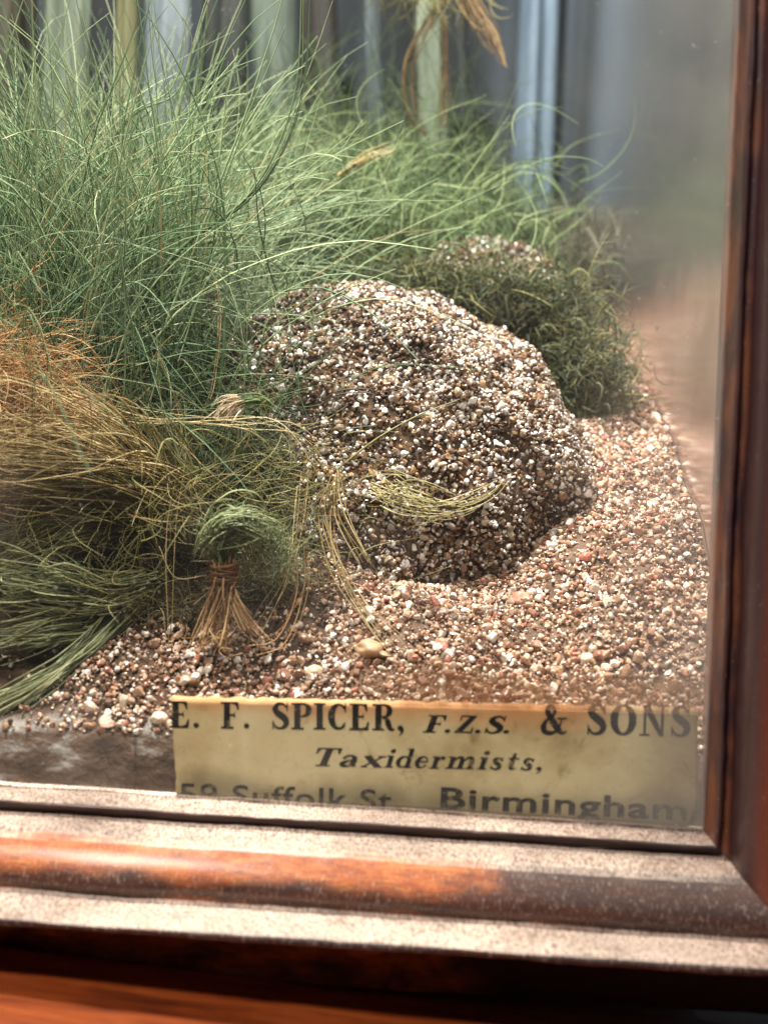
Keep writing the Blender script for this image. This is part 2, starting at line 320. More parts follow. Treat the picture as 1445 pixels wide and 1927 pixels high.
eg = a.math('ADD', sg.outputs[2], a.math('MULTIPLY', a.noise(220, 5, .65), -.0042)); gf = a.math('MULTIPLY', a.val(eg, -.0186, -.0215), a.val(a.noise(420, 5, .6), .3, .6, .25, .62))
gf = a.math('MULTIPLY', gf, a.val(a.math('ADD', sg.outputs[0], a.math('MULTIPLY', a.noise(150, 4), .02)), .005, .018, 0, .8)); a.link(gf, mg.inputs[0]); a.link(trn.outputs[0], mg.inputs[1]); a.link(a.b.outputs[0], mg.inputs[2]); a.link(mg.outputs[0], a.out.inputs[0])
g0, g1, g2, g3 = at(560, 1225, .03), at(1320, 1250, .03), at(1318, 1345, .03), at(560, 1322, .03)
gv = [g0, g1, g2, g3]; gv = gv+[p+np.array([0, .008, 0]) for p in gv]
o = mesh_py('glue_residue', gv, [(0, 1, 2, 3), (7, 6, 5, 4), (0, 4, 5, 1), (1, 5, 6, 2), (2, 6, 7, 3), (3, 7, 4, 0)], a.m, case); o['label'] = 'brown smear of old glue on the pane above the paper label'
def inkm(name, lo, hi):
    a = M(name, .6, .3); n_ = a.noise(1300, 4, .7); a.color(a.mix(a.val(n_, lo, hi), lin(22, 18, 16), lin(150, 134, 98))); return a.m
ink = inkm('black printing ink', .58, .72); faded = inkm('faded printing ink', .50, .66); damp_ink = inkm('damp blurred ink', .53, .72)
def cr(pts, n=8):
    P = [np.array(p, float) for p in pts]; P = [2*P[0]-P[1]]+P+[2*P[-1]-P[-2]]; out = []
    for i in range(1, len(P)-2):
        for k in range(n):
            t = k/n; out.append(.5*((2*P[i])+(-P[i-1]+P[i+1])*t+(2*P[i-1]-5*P[i]+4*P[i+1]-P[i+2])*t*t+(-P[i-1]+3*P[i]-3*P[i+1]+P[i+2])*t**3))
    out.append(P[-2]); return out
def S_(*p): return ('s', p)            # stroke of (x, y, width)
def Q_(*p): return ('q', p)            # polygon
def R_(x0, y0, x1, y1): return Q_((x0, y0), (x1, y0), (x1, y1), (x0, y1))
def D_(x, y, r): return Q_(*[(x+r*math.cos(k*math.pi/7), y+r*math.sin(k*math.pi/7)) for k in range(14)])
def arc(cx, cy, rx, ry, a0, a1, wf, n=18):
    return S_(*[(cx+rx*math.cos(math.radians(a0+(a1-a0)*k/n)), cy+ry*math.sin(math.radians(a0+(a1-a0)*k/n)), wf(math.radians(a0+(a1-a0)*k/n))) for k in range(n+1)])
stem = R_(.10, 0, .32, 1)
ftop = [R_(0, .93, .62, 1), Q_((.62, 1), (.42, .93), (.52, .88), (.58, .70), (.63, .70)), R_(.3, .47, .47, .545), Q_((.44, .5), (.5, .36), (.5, .66))]
Sg = [S_((.55, .80, .06), (.42, .94, .09), (.26, .95, .12), (.15, .83, .19), (.17, .67, .22), (.32, .53, .25), (.47, .40, .24), (.53, .24, .20), (.46, .09, .14), (.32, .03, .09), (.17, .07, .08), (.08, .22, .05)), R_(.54, .68, .585, 1.0), R_(.04, .0, .085, .32)]
GL = {
 'E': (.74, [stem]+ftop+[R_(0, 0, .66, .075), Q_((.66, 0), (.69, .32), (.645, .32), (.57, .12), (.42, .07))]),
 'F': (.70, [stem]+ftop+[R_(0, 0, .44, .07)]),
 'S': (.64, Sg),
 'P': (.72, [stem, R_(0, 0, .44, .07), R_(0, .93, .4, 1), S_((.3, .965, .07), (.46, .95, .09), (.58, .86, .18), (.61, .73, .21), (.57, .59, .17), (.45, .50, .08), (.3, .485, .065))]),
 'I': (.42, [stem, R_(0, 0, .42, .07), R_(0, .93, .42, 1)]),
 'C': (.70, [arc(.40, .5, .27, .45, 42, 318, lambda t: .085+.15*max(0, -math.cos(t))**1.2), R_(.60, .66, .645, 1.0), Q_((.56, .16), (.66, .26), (.62, .3), (.56, .24))]),
 'R': (.78, [stem, R_(0, 0, .42, .07), R_(0, .93, .4, 1), S_((.3, .965, .07), (.46, .95, .09), (.57, .87, .17), (.60, .74, .2), (.56, .61, .16), (.45, .53, .08), (.3, .51, .065)), S_((.40, .5, .10), (.52, .38, .18), (.58, .18, .2), (.66, .05, .13), (.78, .05, .05))]),
 'O': (.84, [arc(.42, .5, .29, .46, 0, 360, lambda t: .075+.16*abs(math.cos(t))**1.3, 32)]),
 'N': (.86, [R_(.12, 0, .20, 1), R_(.66, 0, .74, 1), Q_((.06, 1), (.30, 1), (.74, .06), (.74, 0), (.62, 0), (.12, .86)), R_(0, 0, .32, .06), R_(.54, .94, .86, 1)]),
 'Z': (.70, [R_(.08, .92, .62, 1), R_(.04, 0, .62, .08), Q_((.40, .95), (.62, .95), (.28, .04), (.04, .04)), R_(.08, .7, .125, 1), R_(.59, 0, .64, .32)]),
 '&': (.98, [S_((.76, .50, .05), (.70, .30, .07), (.56, .10, .10), (.36, .03, .14), (.17, .08, .18), (.11, .24, .2), (.20, .42, .13), (.38, .56, .09), (.50, .70, .10), (.50, .86, .11), (.38, .965, .08), (.26, .88, .14), (.27, .72, .2), (.38, .52, .23), (.54, .28, .24), (.68, .10, .2), (.80, .03, .1), (.94, .10, .05)), R_(.60, .49, .92, .55)]),
 '.': (.34, [D_(.13, .10, .10)]),
 ',': (.34, [D_(.13, .10, .10), S_((.18, .12, .12), (.20, -.02, .09), (.10, -.18, .02))]),
 'T': (.80, [R_(.02, .92, .80, 1), R_(.30, 0, .52, 1), R_(.18, 0, .64, .07), Q_((.02, 1), (.02, .68), (.06, .68), (.14, .93)), Q_((.80, 1), (.80, .68), (.76, .68), (.68, .93))]),
 'a': (.66, [S_((.10, .44, .12), (.16, .56, .10), (.32, .61, .09), (.44, .50, .17), (.45, .30, .2), (.46, .12, .18), (.58, .04, .06)), S_((.44, .37, .05), (.28, .33, .08), (.13, .20, .18), (.18, .06, .14), (.34, .05, .07), (.44, .16, .04))]),
 'x': (.72, [S_((.08, .60, .18), (.32, .32, .2), (.58, .02, .18)), S_((.60, .60, .07), (.32, .28, .07), (.08, .03, .07)), R_(0, .56, .26, .62), R_(.44, .56, .70, .62), R_(0, 0, .22, .06), R_(.42, 0, .70, .06)]),
 'i': (.38, [R_(.09, 0, .28, .62), R_(0, .555, .2, .62), R_(0, 0, .38, .06), D_(.19, .86, .11)]),
 'd': (.72, [arc(.29, .31, .21, .27, 0, 360, lambda t: .07+.12*max(0, -math.cos(t)), 24), R_(.42, 0, .60, 1), R_(.32, .94, .5, 1), R_(.5, 0, .70, .06)]),
 'e': (.60, [arc(.30, .31, .21, .28, 8, 330, lambda t: .06+.14*max(0, -math.cos(t))), R_(.14, .30, .54, .36)]),
 'r': (.58, [R_(.09, 0, .28, .62), R_(0, .555, .2, .62), R_(0, 0, .40, .06), S_((.26, .40, .05), (.36, .57, .08), (.48, .58, .10)), D_(.47, .53, .085)]),
 'm': (1.12, [R_(.09, 0, .27, .62), R_(0, .555, .2, .62), R_(0, 0, .36, .06), R_(.46, 0, .64, .48), R_(.38, 0, .72, .06), R_(.83, 0, 1.01, .48), R_(.75, 0, 1.10, .06), S_((.26, .42, .05), (.38, .58, .10), (.50, .57, .15), (.55, .44, .17)), S_((.63, .42, .05), (.75, .58, .10), (.87, .57, .15), (.92, .44, .17))]),
 's': (.52, [S_((.40, .49, .05), (.30, .59, .08), (.15, .56, .12), (.12, .44, .15), (.25, .33, .18), (.38, .21, .16), (.36, .08, .12), (.22, .03, .08), (.08, .12, .05)), R_(.39, .42, .43, .62), R_(.05, 0, .09, .2)]),
 't': (.50, [S_((.22, .86, .10), (.21, .5, .19), (.21, .2, .19), (.28, .06, .12), (.44, .10, .04)), R_(.02, .555, .44, .62)]),
}
def typeset(name, text, u0_, vbase0, u1_, vbase1, hgt, mat, shear=0.0, gap=.06, spaces=.5, jig=.01, widen=1.0, glyphs=GL):
    "set a line between two label-space points (u, v in cm on the label plane)"
    items = []; x = 0
    for ch in text:
        if ch == ' ': x += spaces; continue
        wd, sh = glyphs[ch]; items.append((x, sh)); x += wd+gap
    total = x-gap; V = []; Fs = []; idx = 0
    ox = np.array(u0_); ex = (np.array(u1_)-ox)/total; L = np.linalg.norm(ex)
    ey = np.array([-ex[2], 0, ex[0]])/L*hgt
    def add(pts):
        nonlocal idx
        off = .005+.0006*(idx % 7); idx += 1; b = len(V); k = len(pts)
        for (px_, py_) in pts:
            jx = jig*mnoise.noise(Vector((px_*7, py_*7, idx*.0+1))); jy = jig*mnoise.noise(Vector((px_*7, py_*7, 8)))
            V.append(ox + ex*(px_+jx+shear*py_) + ey*(py_+jy) + np.array([0, -off, 0]))
        Fs.append(list(range(b, b+k)))
    for (x0, shs) in items:
        for ty, p in shs:
            if ty == 'q': add([(x0+a_, b_) for a_, b_ in p])
            else:
                C = cr(p, 5); Lf = []; Rt = []
                for i, c_ in enumerate(C):
                    t = C[min(i+1, len(C)-1)][:2]-C[max(i-1, 0)][:2]; t = t/(np.linalg.norm(t)+1e-9); nn = np.array([-t[1], t[0]])
                    Lf.append(c_[:2]+nn*c_[2]/2); Rt.append(c_[:2]-nn*c_[2]/2)
                for i in range(len(C)-1):
                    add([(x0+q[0], q[1]) for q in (Rt[i], Rt[i+1], Lf[i+1], Lf[i])])
                    idx -= 1
                idx += 1
    return mesh_py(name, V, Fs, mat, label)
def LP(px, py): return at(px, py, LY)
PXC = .006
typeset('lettering', 'E.  F.  SPICER,', LP(320, 1369), 0, LP(764, 1375), 0, 52*PXC, ink, gap=.07, spaces=.30)
typeset('lettering', 'F.Z.S.', LP(795, 1378), 0, LP(962, 1380), 0, 34*PXC, ink, shear=.22, gap=.0)
typeset('lettering', '&', LP(1016, 1381), 0, LP(1068, 1381), 0, 58*PXC, ink)
typeset('lettering', 'SONS', LP(1102, 1382), 0, LP(1298, 1386), 0, 60*PXC, ink, gap=.09)
typeset('lettering', 'Tax', LP(583, 1441), 0, LP(719, 1444), 0, 36*PXC, ink, shear=.25, gap=.08)
typeset('lettering', 'ider', LP(722, 1444), 0, LP(833, 1446), 0, 38*PXC, ink, shear=.25, gap=.08)
typeset('lettering', 'mists,', LP(837, 1446), 0, LP(1022, 1450), 0, 38*PXC, faded, shear=.25, gap=.08)
def font_line(text, p0, p1, hgt, mat, bold):
    cu = bpy.data.curves.new('t', 'FONT'); cu.body = text; cu.size = 1; cu.offset = bold; cu.space_character = 1.08
    ob = bpy.data.objects.new('t', cu); COL.objects.link(ob); bpy.context.view_layer.update()
    me = bpy.data.meshes.new_from_object(ob.evaluated_get(bpy.context.evaluated_depsgraph_get())); bpy.data.objects.remove(ob)
    P = np.array([v_.co[:] for v_ in me.vertices]); x0, x1 = P[:, 0].min(), P[:, 0].max()
    ex = (p1-p0)/(x1-x0); L = np.linalg.norm(p1-p0); ey = np.array([-(p1-p0)[2], 0, (p1-p0)[0]])/L*hgt/.72
    for v_, c_ in zip(me.vertices, P): v_.co = ((p0+ex*(c_[0]-x0)+ey*c_[1]+np.array([0, -.006, 0]))*U)
    me.materials.append(mat); me.name = 'lettering'; o = bpy.data.objects.new('lettering', me); COL.objects.link(o); o.parent = label
    o.location = (0, 0, 0)
font_line('59 Suffolk St.', LP(338, 1512), LP(752, 1526), 42*PXC, damp_ink, .014)
font_line('Birmingham', LP(828, 1520), LP(1290, 1543), 42*PXC, damp_ink, .022)
for o in label.children: o.location = -np.array(case.location)*0
# ------------------------------------------------------------------ ground and gravel
gx, gy = np.meshgrid(np.linspace(-12, SX-.01, 180), np.concatenate([[.12], np.linspace(.14, 7, 120), np.linspace(7.2, 22.1, 80)]))
gz = ground_z(gx, gy); nn_ = np.array([mnoise.fractal(Vector((x_*1.7, y_*1.7, 0)), 1, 2, 4) for x_, y_ in zip(gx.ravel(), gy.ravel())]).reshape(gx.shape)
gz = gz + .06*nn_*np.clip(gy, 0, 1)
gz[0] = -3.6; gz[1] += .03*nn_[1]
ny, nx = gx.shape; V = np.stack([gx, gy, gz], -1).reshape(-1, 3)
q = (np.arange(ny-1)[:, None]*nx+np.arange(nx-1)[None]).ravel()
ground = mesh_np('ground', V, np.stack([q, q+1, q+nx+1, q+nx], 1), bank_soil); tag(ground, 'dark glued soil bank rising to the back of the case', 'ground', kind='structure')
import bmesh
def ico(sub):
    bm = bmesh.new(); bmesh.ops.create_icosphere(bm, subdivisions=sub, radius=1)
    v_ = np.array([x.co[:] for x in bm.verts]); f_ = np.array([[y.index for y in x.verts] for x in bm.faces]); bm.free(); return v_, f_
IV, IF = ico(2)
def grains(name, P, Nn, size, mat, parent=None):
    n_ = len(P); nv_ = len(IV)
    # random rotation matrices
    Q = rng.normal(size=(n_, 4)); Q /= np.linalg.norm(Q, axis=1)[:, None]; w_, x_, y_, z_ = Q.T
    R = np.stack([1-2*(y_*y_+z_*z_), 2*(x_*y_-z_*w_), 2*(x_*z_+y_*w_), 2*(x_*y_+z_*w_), 1-2*(x_*x_+z_*z_), 2*(y_*z_-x_*w_), 2*(x_*z_-y_*w_), 2*(y_*z_+x_*w_), 1-2*(x_*x_+y_*y_)], 1).reshape(n_, 3, 3)
    scl = size[:, None]*np.stack([rng.uniform(.85, 1.35, n_), rng.uniform(.7, 1.05, n_), rng.uniform(.6, .95, n_)], 1)
    body = np.repeat(IV[None], n_, 0)
    # facets: clip each grain against a few random planes so it looks broken, not round
    for _ in range(8):
        d = rng.normal(size=(n_, 3)); d /= np.linalg.norm(d, axis=1)[:, None]; lim = rng.uniform(.38, .82, n_)
        s = np.einsum('nvi,ni->nv', body, d); ex = np.clip(s-lim[:, None], 0, None); body = body-ex[..., None]*d[:, None]*.9
    body = body*scl[:, None]
    V = np.einsum('nij,nvj->nvi', R, body)+P[:, None]
    Fc = (IF[None]+(np.arange(n_)*nv_)[:, None, None]).reshape(-1, 3)
    return mesh_np(name, V.reshape(-1, 3), Fc, mat, parent, False)
def pick(n_, x0, x1, y0, y1, dens):
    out = []
    x = rng.uniform(x0, x1, n_); y = rng.uniform(y0, y1, n_); k = rng.uniform(size=n_) < dens(x, y)
    return x[k], y[k]
def dens(x, y):
    right = np.clip((x+1.3)/.8, 0, 1); front = np.clip((1.9-y)/.6, 0, 1)*np.clip((x+4.4)/1.2, 0.1, 1)
    d = np.maximum(right, front*.85); return d*np.clip((13-y)/6, .15, 1)
x, y = pick(84000, -5.5, SX-.05, .16, 12, dens)
s = .027*np.exp(rng.normal(0, .45, len(x))); s = np.clip(s, .011, .085)
s = s*(1+.25*np.exp(-y/1.2)); tiny = rng.uniform(size=len(x)) < .35; s[tiny] *= .55
z = ground_z(x, y) + s*.3 + rng.uniform(0, .06, len(x))
gravel = grains('gravel', np.stack([x, y, z], 1), None, s, pink_grain); tag(gravel, 'pinkish tan gravel scattered over the soil bank', 'gravel', kind='stuff')
print('gravel grains', len(x))
# ------------------------------------------------------------------ rocks crusted with grit
def make_rock(name, lbl, cpx, outline, Y, ry, shear, seed, ngr, sz, carve=()):
    v_, f_ = ico(6); root = at(cpx[0], cpx[1], Y)
    Q = np.array([at(p[0], p[1], Y)-root for p in outline]); th = np.arctan2(Q[:, 2], Q[:, 0]); rr = np.hypot(Q[:, 0], Q[:, 2])
    k = np.argsort(th); th, rr = th[k], rr[k]; th = np.concatenate([th-2*np.pi, th, th+2*np.pi]); rr = np.tile(rr, 3)
    def surf(dirs):
        dirs = np.asarray(dirs); a_ = np.arctan2(dirs[:, 2], dirs[:, 0]); rho = np.hypot(dirs[:, 0], dirs[:, 2])
        r = sum(np.interp(a_+o_, th, rr) for o_ in (-.16, -.08, 0, .08, .16))/5
        n_ = np.array([.19*mnoise.noise(Vector(d)*1.9+Vector((seed, 0, 0)))+.09*mnoise.noise(Vector(d)*4+Vector((0, seed, 0)))+.045*mnoise.noise(Vector(d)*9+Vector((0, 0, seed)))+.015*mnoise.noise(Vector(d)*20) for d in dirs])
        q = rho**.85; f3 = 1+n_*(1.5-rho)
        x_ = np.cos(a_)*q*r*(1+n_*.5); z_ = np.sin(a_)*q*r*(1+n_*.5); y_ = np.sign(dirs[:, 1])*np.abs(dirs[:, 1])**.8*ry*(1+1.3*n_)
        P = np.stack([x_, y_, z_], 1)
        for (cx_, cz_, dep, wd) in carve:
            c_ = at(cx_, cz_, Y)-root; g_ = np.exp(-((x_-c_[0])**2+(z_-c_[2])**2)/wd**2)*(dirs[:, 1] < .2); P[:, 1] += dep*g_
        P[:, 1] += shear*P[:, 2]
        return root+P
    o = mesh_np(name, surf(v_), f_, rock_core, None, True, loc=root); tag(o, lbl, 'rock')
    d = rng.normal(size=(ngr, 3)); d[:, 1] -= .3; d /= np.linalg.norm(d, axis=1)[:, None]; d = d[d[:, 1] < .5]
    P = surf(d); s_ = np.clip(sz*np.exp(rng.normal(0, .36, len(P))), sz*.4, sz*2.4)
    ctr = P-root; ctr /= np.linalg.norm(ctr, axis=1)[:, None]
    P = P + ctr*(s_*.15+rng.uniform(-.01, .045, len(P)))[:, None]
    c_ = grains('grit_crust', P, None, s_, rock_grain, o); tag(c_, kind='stuff', label='crust of white, cream and brown grit'); return o
OUT = [(432, 690), (440, 610), (490, 565), (570, 548), (680, 545), (790, 548), (870, 580), (950, 635), (1010, 690), (1055, 770), (1100, 820), (1118, 900), (1105, 1000), (1040, 1075), (940, 1125), (800, 1150), (690, 1130), (590, 1060), (510, 920), (455, 780)]
make_rock('boulder', 'large rounded boulder crusted with white and brown grit in front of the grass', (775, 820), OUT, 5.0, 1.9, .45, 4.2, 36000, .033,
          carve=[(690, 650, .35, .35), (900, 840, .45, .7), (990, 960, .5, .6), (760, 880, -.25, .6), (880, 640, .3, .4), (1040, 1010, .8, .6), (880, 1080, .6, .6)])
OUT2 = [(770, 520), (820, 465), (900, 446), (990, 452), (1030, 500), (1080, 560), (1120, 640), (1150, 720), (1120, 800), (1000, 820), (850, 780), (760, 640)]
make_rock('stone', 'low mossy stone with pale grit on top behind the large boulder', (950, 640), OUT2, 9.0, 1.3, .5, 9.1, 9000, .038)
def pebble(px, py, Y, r, col, lbl):
    p = at(px, py, Y); zz = ground_z(p[0], p[1]); v_, f_ = ico(4)
    sc = np.array([r*random.uniform(1, 1.25), r*.9, r*random.uniform(.75, .95)])
    V = np.array([np.array(d)*sc*(1+.22*mnoise.noise(Vector(d)*1.4+Vector((px, 0, 0)))+.05*mnoise.noise(Vector(d)*5)) for d in v_])+p
    a = M('pebble stone', .45, .4); a.color(a.ramp(a.noise(400, 5), [(.3, tuple(c*.55 for c in col[:3])+(1,)), (.6, col)])); a.bump(a.noise(1500, 4), .4, .0001)
    o = mesh_np('pebble', V, f_, a.m, None, True, loc=p); tag(o, lbl, 'pebble', 'larger pebbles among the gravel')
def surf_at(px, py):
    "where the ray through this pixel meets the ground"
    for Y in np.arange(.15, 15, .02):
        p = at(px, py, Y)
        if p[2] <= ground_z(p[0], p[1]): continue
    best = None
    for Y in np.arange(.15, 18, .02):
        p = at(px, py, Y)
        if ground_z(p[0], p[1]) >= p[2]: return Y
    return 15.
for (px, py, r, c_, lbl) in [(695, 1222, .16, lin(176, 142, 110), 'large translucent amber pebble left of centre above the label'),
        (1130, 915, .10, lin(214, 158, 128), 'round salmon pebble right of the boulder'), (592, 1262, .085, lin(206, 182, 150), 'cream oval pebble above the label text, left of the amber pebble'),
        (980, 1128, .13, lin(206, 146, 124), 'pink flat pebble just below the boulder shadow'), (1105, 1240, .085, lin(226, 206, 184), 'pale elongated pebble at lower right of the gravel bank'),
        (300, 1352, .10, lin(216, 192, 164), 'pale pebble touching the left end of the paper label'), (855, 1165, .09, lin(128, 104, 82), 'brown pebble in the gravel between boulder and label')]:
    pebble(px, py, surf_at(px, py)-.05, r, c_, lbl)
# ------------------------------------------------------------------ fibres
def tubes(P, R):
    "P (n,s,3) paths, R (n,s) radii -> verts, faces (3-sided tubes)"
    n_, s_, _ = P.shape; T = np.gradient(P, axis=1); T /= np.linalg.norm(T, axis=2)[..., None]+1e-9
    ref = np.broadcast_to(np.array([.13, .97, .2]), T.shape); A_ = np.cross(T, ref); A_ /= np.linalg.norm(A_, axis=2)[..., None]+1e-9; B_ = np.cross(T, A_)
    ang = np.arange(3)*2*np.pi/3; ring = P[:, :, None]+R[..., None, None]*(A_[:, :, None]*np.cos(ang)[:, None]+B_[:, :, None]*np.sin(ang)[:, None])
    V = ring.reshape(-1, 3); b = (np.arange(n_)[:, None]*s_+np.arange(s_-1)[None])[..., None]*3+np.arange(3)[None, None]
    nx_ = (np.arange(n_)[:, None]*s_+np.arange(s_-1)[None])[..., None]*3+((np.arange(3)+1) % 3)[None, None]
    return V, np.stack([b, nx_, nx_+3, b+3], -1).reshape(-1, 4)
def grow(n_, base, spread, dir0, cone, length, droop, curl, rad, segs=14, kink=.34):
    base = np.asarray(base, float); Rr = base+rng.normal(size=(n_, 3))*np.asarray(spread)
    D = np.asarray(dir0, float)/np.linalg.norm(dir0)+rng.normal(size=(n_, 3))*cone; D /= np.linalg.norm(D, axis=1)[:, None]
    L = length*rng.uniform(.45, 1.15, n_); cv = rng.normal(size=(n_, 3))*curl; P = np.empty((n_, segs+1, 3)); P[:, 0] = Rr
    dr = droop*rng.uniform(.2, 1.8, n_)
    for k in range(segs):
        D = D+(cv*(.3+k/segs*1.4)+rng.normal(size=(n_, 3))*kink)/segs*2; D[:, 2] -= dr/segs*(.3+1.4*k/segs); D /= np.linalg.norm(D, axis=1)[:, None]
        P[:, k+1] = P[:, k]+D*(L/segs)[:, None]
    tt = np.linspace(0, 1, segs+1)[None]; R = rad*rng.uniform(.5, 1.4, n_)[:, None]*(1-.75*tt**1.5)
    return P, R
def follow(path, n_, s0, s1, rad, smooth_seg=6, wob=.5, short=.0):
    "n fibres that follow a path of (px, py, Y), spread s0 at the start and s1 at the end"
    C = np.array(cr([at(*p) for p in path], smooth_seg)); s_ = len(C); tt = np.linspace(0, 1, s_)
    off = rng.normal(size=(n_, 3)); off[:, 1] *= .6
    wd = np.interp(tt, np.linspace(0, 1, len(s1)+1) if isinstance(s1, (list, tuple)) else [0, 1], [s0]+list(s1) if isinstance(s1, (list, tuple)) else [s0, s1])
    P = C[None]+off[:, None]*wd[None, :, None]
    ph = rng.uniform(0, 6.28, (n_, 3)); am = rng.normal(size=(n_, 3))*wob
    P = P+am[:, None]*np.sin(tt[None, :, None]*rng.uniform(2, 7, (n_, 1, 1))+ph[:, None])*wd[None, :, None]
    rw = np.cumsum(rng.normal(size=P.shape), 1); rw -= rw[:, :1]; P = P+rw*(.010*wd)[None, :, None]*(8/ max(s_, 8))**.5*3
    if short: 
        for i in range(n_):
            e = rng.uniform(1-short, 1); st = rng.uniform(0, short*.4); src = st+(e-st)*tt; P[i] = np.stack([np.interp(src, tt, P[i, :, k]) for k in range(3)], 1)
    R = rad*rng.uniform(.5, 1.4, n_)[:, None]*(1-.6*tt[None]**2)
    return P, R
def thing(name, lbl, cat, sets, mats, group=None, loc=None, part=None):
    "sets: list of lists of (P, R); one material each. First set is the thing, others are parts"
    def mk(lst):
        Vs = []; Fs = []; b = 0
        for P, R in lst:
            v_, f_ = tubes(P, R); Vs.append(v_); Fs.append(f_+b); b += len(v_)
        return np.concatenate(Vs), np.concatenate(Fs)
    v_, f_ = mk(sets[0]); lo = np.asarray(loc if loc is not None else sets[0][0][0][0, 0], float)
    o = mesh_np(name, v_, f_, mats[0], None, True, loc=lo); tag(o, lbl, cat, group)
    for s_, m_, pn in zip(sets[1:], mats[1:], part or ['dry_blades']*9):
        v_, f_ = mk(s_); c_ = mesh_np(pn, v_, f_, m_, o, True, loc=lo)
    return o
TG = 'dyed grass tufts in the case'
def gat(px, py, Y): return at(px, py, Y)
# tall green grass on the left
thing('grass_tuft', 'tall dense light green tuft of upright grass nearest the left edge', 'grass tuft',
      [[grow(900, gat(120, 800, 4.6), (1.2, .8, .6), (0, -.1, 1), .35, 4.6, .4, 1.3, .008), grow(1000, gat(150, 860, 5), (1.1, .8, .4), (.0, -.05, 1), .15, 6.0, .15, .5, .019), grow(700, gat(30, 900, 4), (.9, .6, .4), (-.1, 0, 1), .2, 5.4, .4, .6, .016)],
       [grow(140, gat(130, 820, 5), (1.1, .8, .4), (.1, -.1, 1), .18, 5.2, .5, .4, .013)]], [green, straw], TG)
thing('grass_tuft', 'sage green tuft leaning right with long arched blades, left of the boulder', 'grass tuft',
      [[grow(600, gat(300, 700, 6.2), (1.0, .8, .6), (.1, 0, 1), .4, 4.2, .4, 1.4, .008), grow(800, gat(265, 760, 6.5), (.8, .8, .5), (-.04, 0, 1), .17, 5.8, .15, .6, .018), grow(160, gat(330, 660, 7), (.7, .7, .4), (.3, -.1, 1), .3, 3.2, .5, .9, .012)]], [sage], TG)
thing('grass_tuft', 'deep green tangled low tuft at the foot of the tall grass', 'grass tuft',
      [[grow(700, gat(200, 700, 4.6), (1.3, .8, .8), (.0, -.3, 1), .6, 2.0, .8, 1.0, .012), grow(500, gat(330, 840, 4.2), (.8, .6, .6), (.4, -.3, .8), .7, 1.9, 1.0, 1.2, .011)]], [deep], TG)
thing('grass_tuft', 'soft mid green feathery tuft rising behind the boulder', 'grass tuft',
      [[grow(1500, gat(560, 520, 10.5), (1.6, 1.2, .5), (.0, 0, 1), .42, 2.5, .6, 1.4, .013), grow(600, gat(430, 520, 9), (1.0, .8, .5), (.0, -.1, 1), .4, 3.0, .5, 1.1, .011)]], [deep], TG)
thing('grass_tuft', 'blurred dark green bushy tuft at the back right of the grass', 'grass tuft',
      [[grow(3400, gat(730, 440, 14), (1.5, 1.2, .8), (0, 0, 1), .7, 1.7, .8, 2.0, .014), grow(350, gat(640, 420, 15), (1.4, 1.0, .6), (.05, 0, 1), .28, 4.6, .4, .8, .014), grow(1100, gat(890, 440, 14.5), (.7, 1.0, .45), (.1, 0, 1), .7, 1.1, .9, 2.0, .012)]], [rear], TG)
thing('grass_tuft', 'fine jade green fluffy tuft between tall grass and boulder top', 'grass tuft',
      [[grow(1500, gat(600, 440, 9.5), (1.7, .9, .7), (.1, 0, 1), .6, 2.1, .8, 1.3, .011)]], [jade], TG)
thing('low_brush', 'grey brown fuzzy brush on the far slope beside the rear corner post', 'brush', [[grow(2600, gat(1120, 520, 15), (.75, 1.6, .35), (0, -.1, 1), .9, 1.1, .6, 2.0, .012, 8, .4), grow(900, gat(1050, 450, 18), (.7, .9, .3), (0, -.1, 1), .9, .9, .6, 2.0, .012, 8, .4)]], [brushm])
# moss on the rear stone
for (px, py, Y, n_, sp, lbl) in [(860, 548, 7.4, 2400, (.85, .35, .22), 'grey green moss clump along the top edge of the large boulder'),
        (1040, 610, 7.6, 1800, (.42, .4, .42), 'brownish green moss clump beside the boulder shoulder'), (1105, 715, 6.8, 1900, (.36, .35, .42), 'bright green moss clump lowest on the right of the boulder')]:
    thing('moss_clump', lbl, 'moss', [[grow(n_, gat(px, py, Y), sp, (0, -.4, 1), .9, .48, .5, 2.6, .012, 8, .5)], [grow(n_//12, gat(px+10, py, Y-.1), sp, (0.2, -.4, 1), .9, .8, .5, 1.8, .010, 8, .3)]], [mossm, olive], 'moss clumps on the stones', part=['dry_stems'])
# tan dry tuft on the left
thing('grass_tuft', 'rust tan fuzzy dried tuft at the left edge below the green grass', 'grass tuft',
      [[grow(3400, gat(-50, 800, 2.8), (.45, .35, .50), (.85, -.2, .15), .34, 1.45, .7, .5, .009), grow(700, gat(-80, 720, 2.6), (.4, .3, .3), (1, -.1, -.1), .3, 1.6, .8, .5, .008)]], [tan], TG)
thing('grass_tuft', 'straw coloured tuft of long blades sweeping left from the middle of the foreground', 'grass tuft',
      [[follow([(330, 1000, 2.6), (270, 910, 2.2), (150, 865, 1.7), (-30, 850, 1.3)], 210, .07, [.13, .16, .22], .015, wob=1.4), follow([(330, 1000, 2.6), (240, 830, 1.9), (100, 780, 1.4), (-60, 840, 1.1)], 26, .08, [.25, .4], .011, wob=1),
        grow(150, gat(330, 960, 2.6), (.25, .25, .2), (-.9, -.25, .5), .35, 2.4, .7, .6, .010)],
       [follow([(335, 1005, 2.6), (280, 950, 2.2), (180, 900, 1.7), (60, 900, 1.4)], 190, .08, [.14, .18], .016, wob=.8, short=.4), follow([(345, 1010, 2.6), (330, 920, 2.4), (270, 840, 2.2), (200, 800, 2.1)], 120, .10, [.16, .25], .014, wob=.8, short=.4)]], [straw, olive], TG, part=['olive_blades'])
